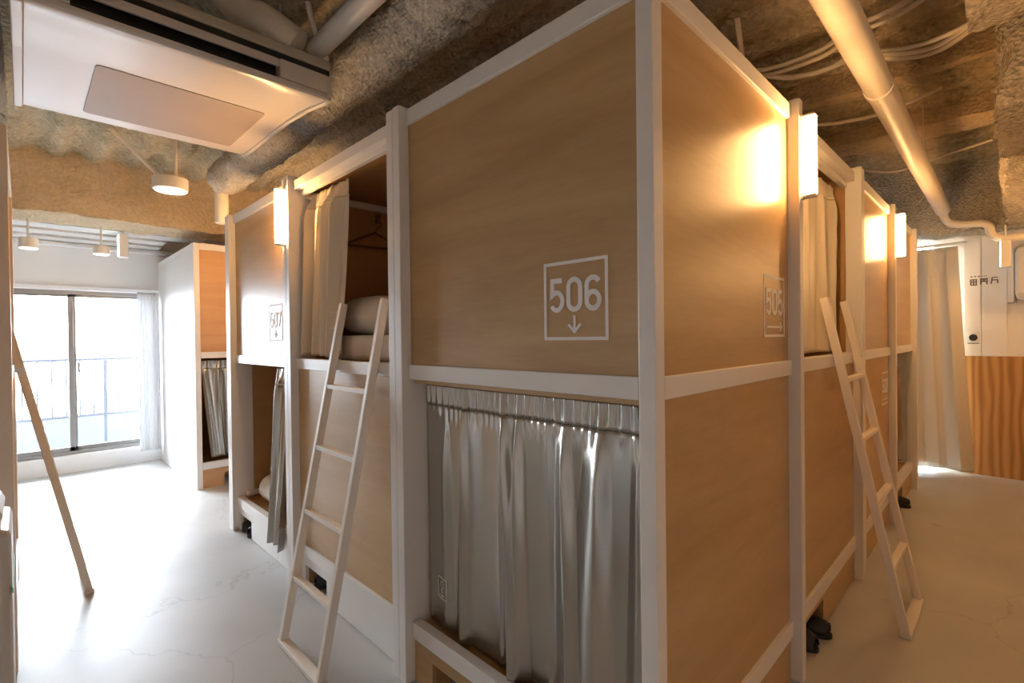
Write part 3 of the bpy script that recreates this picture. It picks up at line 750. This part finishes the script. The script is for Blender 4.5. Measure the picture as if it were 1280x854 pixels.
# ------------------------------------------------------------------ ceiling spot / speaker can
TSp = thing('ceiling_spotlight', 'round white can light hanging on rods in front of the tan beam', 'light', (-3.62, -.29, 2.40))
MB().tube([(-3.62, -.29, 2.40), (-3.62, -.29, 2.485)], .108, 32).build('can', WHITE, TSp, bevel=.006)
MB().tube([(-3.62, -.29, 2.394), (-3.62, -.29, 2.3995)], .095, 32).build('lens', LENS, TSp)
MB().tube([(-3.66, -.34, 2.49), (-3.60, -.62, 2.74)], .014, 8).build('stay_rod', LADW, TSp)
MB().tube([(-3.60, -.26, 2.485), (-3.60, -.26, 2.86)], .011, 8).build('drop_rod', LADW, TSp)
def can(x, y, z0, z1, r, label):
    T = thing('ceiling_spotlight', label, 'light', (x, y, z0), 'white can lights near the window')
    MB().tube([(x, y, z0+.002), (x, y, z1)], r, 24).build('can', WHITE, T, bevel=.004)
    MB().tube([(x, y, z0-.003), (x, y, z0+.001)], r*.9, 24).build('lens', LENS, T)
    MB().tube([(x, y, z1), (x, y, z1+.32)], .008, 8).build('drop_rod', WHITE, T)
can(-5.1, -1.008, 2.105, 2.19, .062, 'small white can light near the window, beside the left border post')
can(-5.1, -.545, 2.105, 2.18, .060, 'small white can light near the window, beside the hanging exit sign')

can(.75, -2.2, 2.30, 2.40, .09, 'added unseen white can light over the entrance end behind the right aisle')  # added behind the camera as neutral fill
can(-.9, -2.4, 2.30, 2.40, .09, 'added unseen white can light over the entrance end behind the left aisle')  # second added fill light, out of view behind the camera
def exitsign(x, y, z0, z1, label, rodtop, face=-1, vert=False):
    T = thing('exit_sign', label, 'sign', (x, y, z0))
    if not vert:
        MB().box((x-.012, y-.035, z0), (x+.012+.06, y+.035, z1)).build('housing', WHITE, T, bevel=.003)
        MB().box((x-.006, y-.0395, z0+.012), (x+.066, y-.0355, z1-.012)).build('lit_face', EXITG, T)
        MB().box((x+.008, y-.041, (z0+z1)/2-.02), (x+.052, y-.0398, (z0+z1)/2+.03)).build('green_symbol', EXITP, T)
    else:
        MB().box((x-.028, y-.012, z0), (x+.035, y+.06, z1)).build('housing', WHITE, T, bevel=.003)
        MB().box((x-.034, y-.006, z0+.01), (x-.0285, y+.054, z1-.01)).build('lit_face', EXITG, T)
        MB().box((x-.036, y+.006, (z0+z1)/2-.025), (x-.0345, y+.044, (z0+z1)/2+.005)).build('green_symbol', EXITP, T)
    xr = x+.03 if not vert else x; yr = y if not vert else y+.03
    MB().tube([(xr, yr, z1-.001), (xr, yr, rodtop)], .006, 8).build('drop_rod', WHITE, T)
exitsign(-5.30, -.37, 2.118, 2.335, 'slim hanging exit light seen edge-on in front of the window wall', 2.42)
exitsign(.555, 4.79, 1.865, 2.085, 'slim hanging exit light seen edge-on at the end of the right aisle', 2.3, vert=True)

# whitish box unit at the far right
TBx = thing('wall_unit', 'pale rounded box unit mounted high at the right border beyond the exit light', 'appliance', (.9, 5.0, 1.57))
MB().box((.612, 4.93, 1.60), (1.25, 5.24, 2.05)).build('casing', plain('unit_grey', (.70, .70, .72), .45), TBx, bevel=.05)
MB().box((.565, 5.14, 1.58), (.607, 5.24, 2.06)).build('side_bracket', WALLW, TBx, bevel=.004)

# ------------------------------------------------------------------ air conditioner
TA = thing('air_conditioner', 'white ceiling air conditioner with beige intake grille in the upper left', 'air conditioner', (-2.1, -.57, 2.36))
Y0, Y1 = -1.037, -.070
def acp(a, b, d): return (a, d, b)
prof = [(-2.70, 2.455), (-2.60, 2.444), (-2.30, 2.437), (-2.0, 2.432), (-1.84, 2.424), (-1.72, 2.408), (-1.62, 2.388), (-1.56, 2.378), (-1.530, 2.378), (-1.518, 2.386),
        (-1.515, 2.400), (-1.60, 2.402), (-1.64, 2.44), (-1.64, 2.478), (-2.70, 2.478)]
mb = MB(); mb.prism(prof, acp, Y0+.001, Y1-.022); mb.smooth = True; mb.build('bottom_panel', ACP, TA, bevel=.002)
def endcap(ya, yb, nm):
    pr = [(-2.73, 2.452), (-2.60, 2.438), (-2.0, 2.426), (-1.72, 2.400), (-1.60, 2.378), (-1.545, 2.370), (-1.520, 2.375), (-1.512, 2.40), (-1.512, 2.479), (-2.73, 2.479)]
    mb = MB(); mb.prism(pr, acp, ya, yb); return mb.build(nm, ACP, TA, bevel=.004)
endcap(Y0-.03, Y0, 'end_trim')
endcap(Y1-.0205, Y1, 'end_trim')
for ya, yb in ((-.288, Y1-.0207), (Y0+.001, -.93)):
    MB().box((-1.60, ya, 2.4025), (-1.5125, yb, 2.479)).build('outlet_end_block', ACP, TA, bevel=.003)
MB().box((-1.531, -.929, 2.447), (-1.516, -.289, 2.479)).build('outlet_lip', ACP, TA, bevel=.004)
MB().box((-1.60, -.929, 2.4025), (-1.560, -.289, 2.4785)).build('outlet_recess', DARK, TA)
MB().bar((-1.545, -.925, 2.421), (-1.545, -.292, 2.421), .034, .003, up=(.5, 0, 1)).build('louvre', DARK, TA)
MB().box((-2.65, Y0-.02, 2.4795), (-1.522, Y1-.006, 2.5055)).build('shadow_gap', DARK, TA)
MB().box((-2.70, Y0-.03, 2.506), (-1.514, Y1, 2.549)).build('upper_casing', ACB, TA, bevel=.010)
def rrect(x0, x1, y0, y1, r, n=6):
    out = []
    for cx, cy, a in ((x1-r, y1-r, 0), (x0+r, y1-r, 90), (x0+r, y0+r, 180), (x1-r, y0+r, 270)):
        for k in range(n+1): t = math.radians(a+90*k/n); out.append((cx+r*math.cos(t), cy+r*math.sin(t)))
    return out
def slope(a): return 2.437+(a+2.30)*-.0165
mb = MB(); mb.prism(rrect(-2.56, -1.965, -.83, -.195, .022), lambda a, b, d: (a, b, slope(a)-.002+d), -.002, .006); g = mb.build('intake_grille', ACG, TA)
for yy in (-.9, -.2):
    for xx in (-2.5, -1.75): MB().tube([(xx, yy, 2.59), (xx, yy, ZC)], .006, 8).build('suspension_rod', STEEL, TA)

MB().tube([(-1.60, -.10, 2.62), (-.2, -.10, 2.62)], .043, 18).build('drain_pipe', WHITE, TA)
MB().tube(bezpts([(-1.56, -.20, 2.58), (-1.62, -.30, 2.66), (-1.70, -.36, 2.72), (-1.74, -.42, 2.79)], 8), .07, 18).build('insulated_hose', PVC, TA)
MB().tube(bezpts([(-1.585, -.055, 2.585), (-1.56, -.12, 2.68), (-1.54, -.16, 2.78)], 6), .012, 8).build('thin_tube', LADW, TA)
# grey corrugated duct piece at the upper left border
mb = MB(); pts = []; rs = []
for k in range(40): pts.append((-3.2+k*.03, -1.19, 2.62)); rs.append(.085+(.012 if k % 4 < 2 else 0))
mb.tube(pts, rs, 18); TFd = thing('flexible_duct', 'grey corrugated duct beside the air conditioner at the left border', 'duct', (-2.6, -1.19, 2.53)); mb.build('duct_body', plain('duct_grey', (.42, .46, .50), .5), TFd, smooth=True)
MB().tube([(-2.6, -1.19, 2.70), (-2.6, -1.19, 2.95)], .006, 8).build('hanger_strap', STEEL, TFd)

# white appliance at the left border
TAp = thing('water_dispenser', 'white rounded appliance with a green stripe at the lower left border', 'appliance', (-1.55, -1.25, 0))
MB().box((-1.72, -1.40, .002), (-1.40, -1.084, .80)).build('body', plain('appliance_white', (.72, .69, .66), .35), TAp, bevel=.02)
MB().box((-1.71, -1.39, .8005), (-1.41, -1.10, .865)).build('lid', plain('appliance_lid', (.80, .80, .80), .3), TAp, bevel=.03)
MB().box((-1.72, -1.0835, .62), (-1.40, -1.0815, .635)).build('green_stripe', GREEN, TAp)

# ------------------------------------------------------------------ light
w = bpy.data.worlds.new('sky'); bpy.context.scene.world = w; w.use_nodes = True
bg = w.node_tree.nodes['Background']; bg.inputs['Color'].default_value = (.78, .89, 1.0, 1)
# overcast sky above the horizon, darker hazy ground below it
_n = w.node_tree.nodes; _l = w.node_tree.links
_tc = _n.new('ShaderNodeTexCoord'); _sx = _n.new('ShaderNodeSeparateXYZ'); _mr = _n.new('ShaderNodeMapRange')
_mr.inputs['From Min'].default_value = -.12; _mr.inputs['From Max'].default_value = .04; _mr.inputs['To Min'].default_value = 3.4; _mr.inputs['To Max'].default_value = 23
_l.new(_tc.outputs['Generated'], _sx.inputs[0]); _l.new(_sx.outputs['Z'], _mr.inputs['Value']); _l.new(_mr.outputs['Result'], bg.inputs['Strength'])
def portal(loc, rot, sx, sy):
    l = bpy.data.lights.new('window_portal', 'AREA'); l.shape = 'RECTANGLE'; l.size = sx; l.size_y = sy; l.cycles.is_portal = True
    o = bpy.data.objects.new('window_portal', l); o.location = loc; o.rotation_euler = rot; C.objects.link(o)
portal(((-.5+.06)/2, YB+.13, 1.1), (-PI/2, 0, 0), .56, 2.2)
portal((XL-.16, (WY0+WY1)/2, (WZ0+WZ1)/2), (0, -PI/2, 0), WZ1-WZ0, WY1-WY0)

# ------------------------------------------------------------------ camera
F_, yaw, pit, rol = 617.656, .790469, -.00859469, -.0119910
d = Vector((-math.sin(yaw)*math.cos(pit), math.cos(yaw)*math.cos(pit), math.sin(pit)))
r = Vector((math.cos(yaw), math.sin(yaw), 0)); u = r.cross(d)
r2 = r*math.cos(rol)+u*math.sin(rol); u2 = u*math.cos(rol)-r*math.sin(rol)
cam = bpy.data.cameras.new('camera'); cam.sensor_width = 36; cam.lens = 36*F_/1280; cam.clip_start = .02
co = bpy.data.objects.new('camera', cam); C.objects.link(co)
M = Matrix((r2, u2, -d)).transposed().to_4x4(); M.translation = Vector((.5866, -1.05237, 1.32597)); co.matrix_world = M
sc = bpy.context.scene; sc.camera = co
sc.view_settings.view_transform = 'Standard'; sc.view_settings.look = 'None'; sc.view_settings.gamma = 1; sc.view_settings.exposure = 1.12
sc.view_settings.use_curve_mapping = False
sc.cycles.use_denoising = True; sc.cycles.max_bounces = 10; sc.cycles.diffuse_bounces = 6; sc.cycles.sample_clamp_indirect = 8
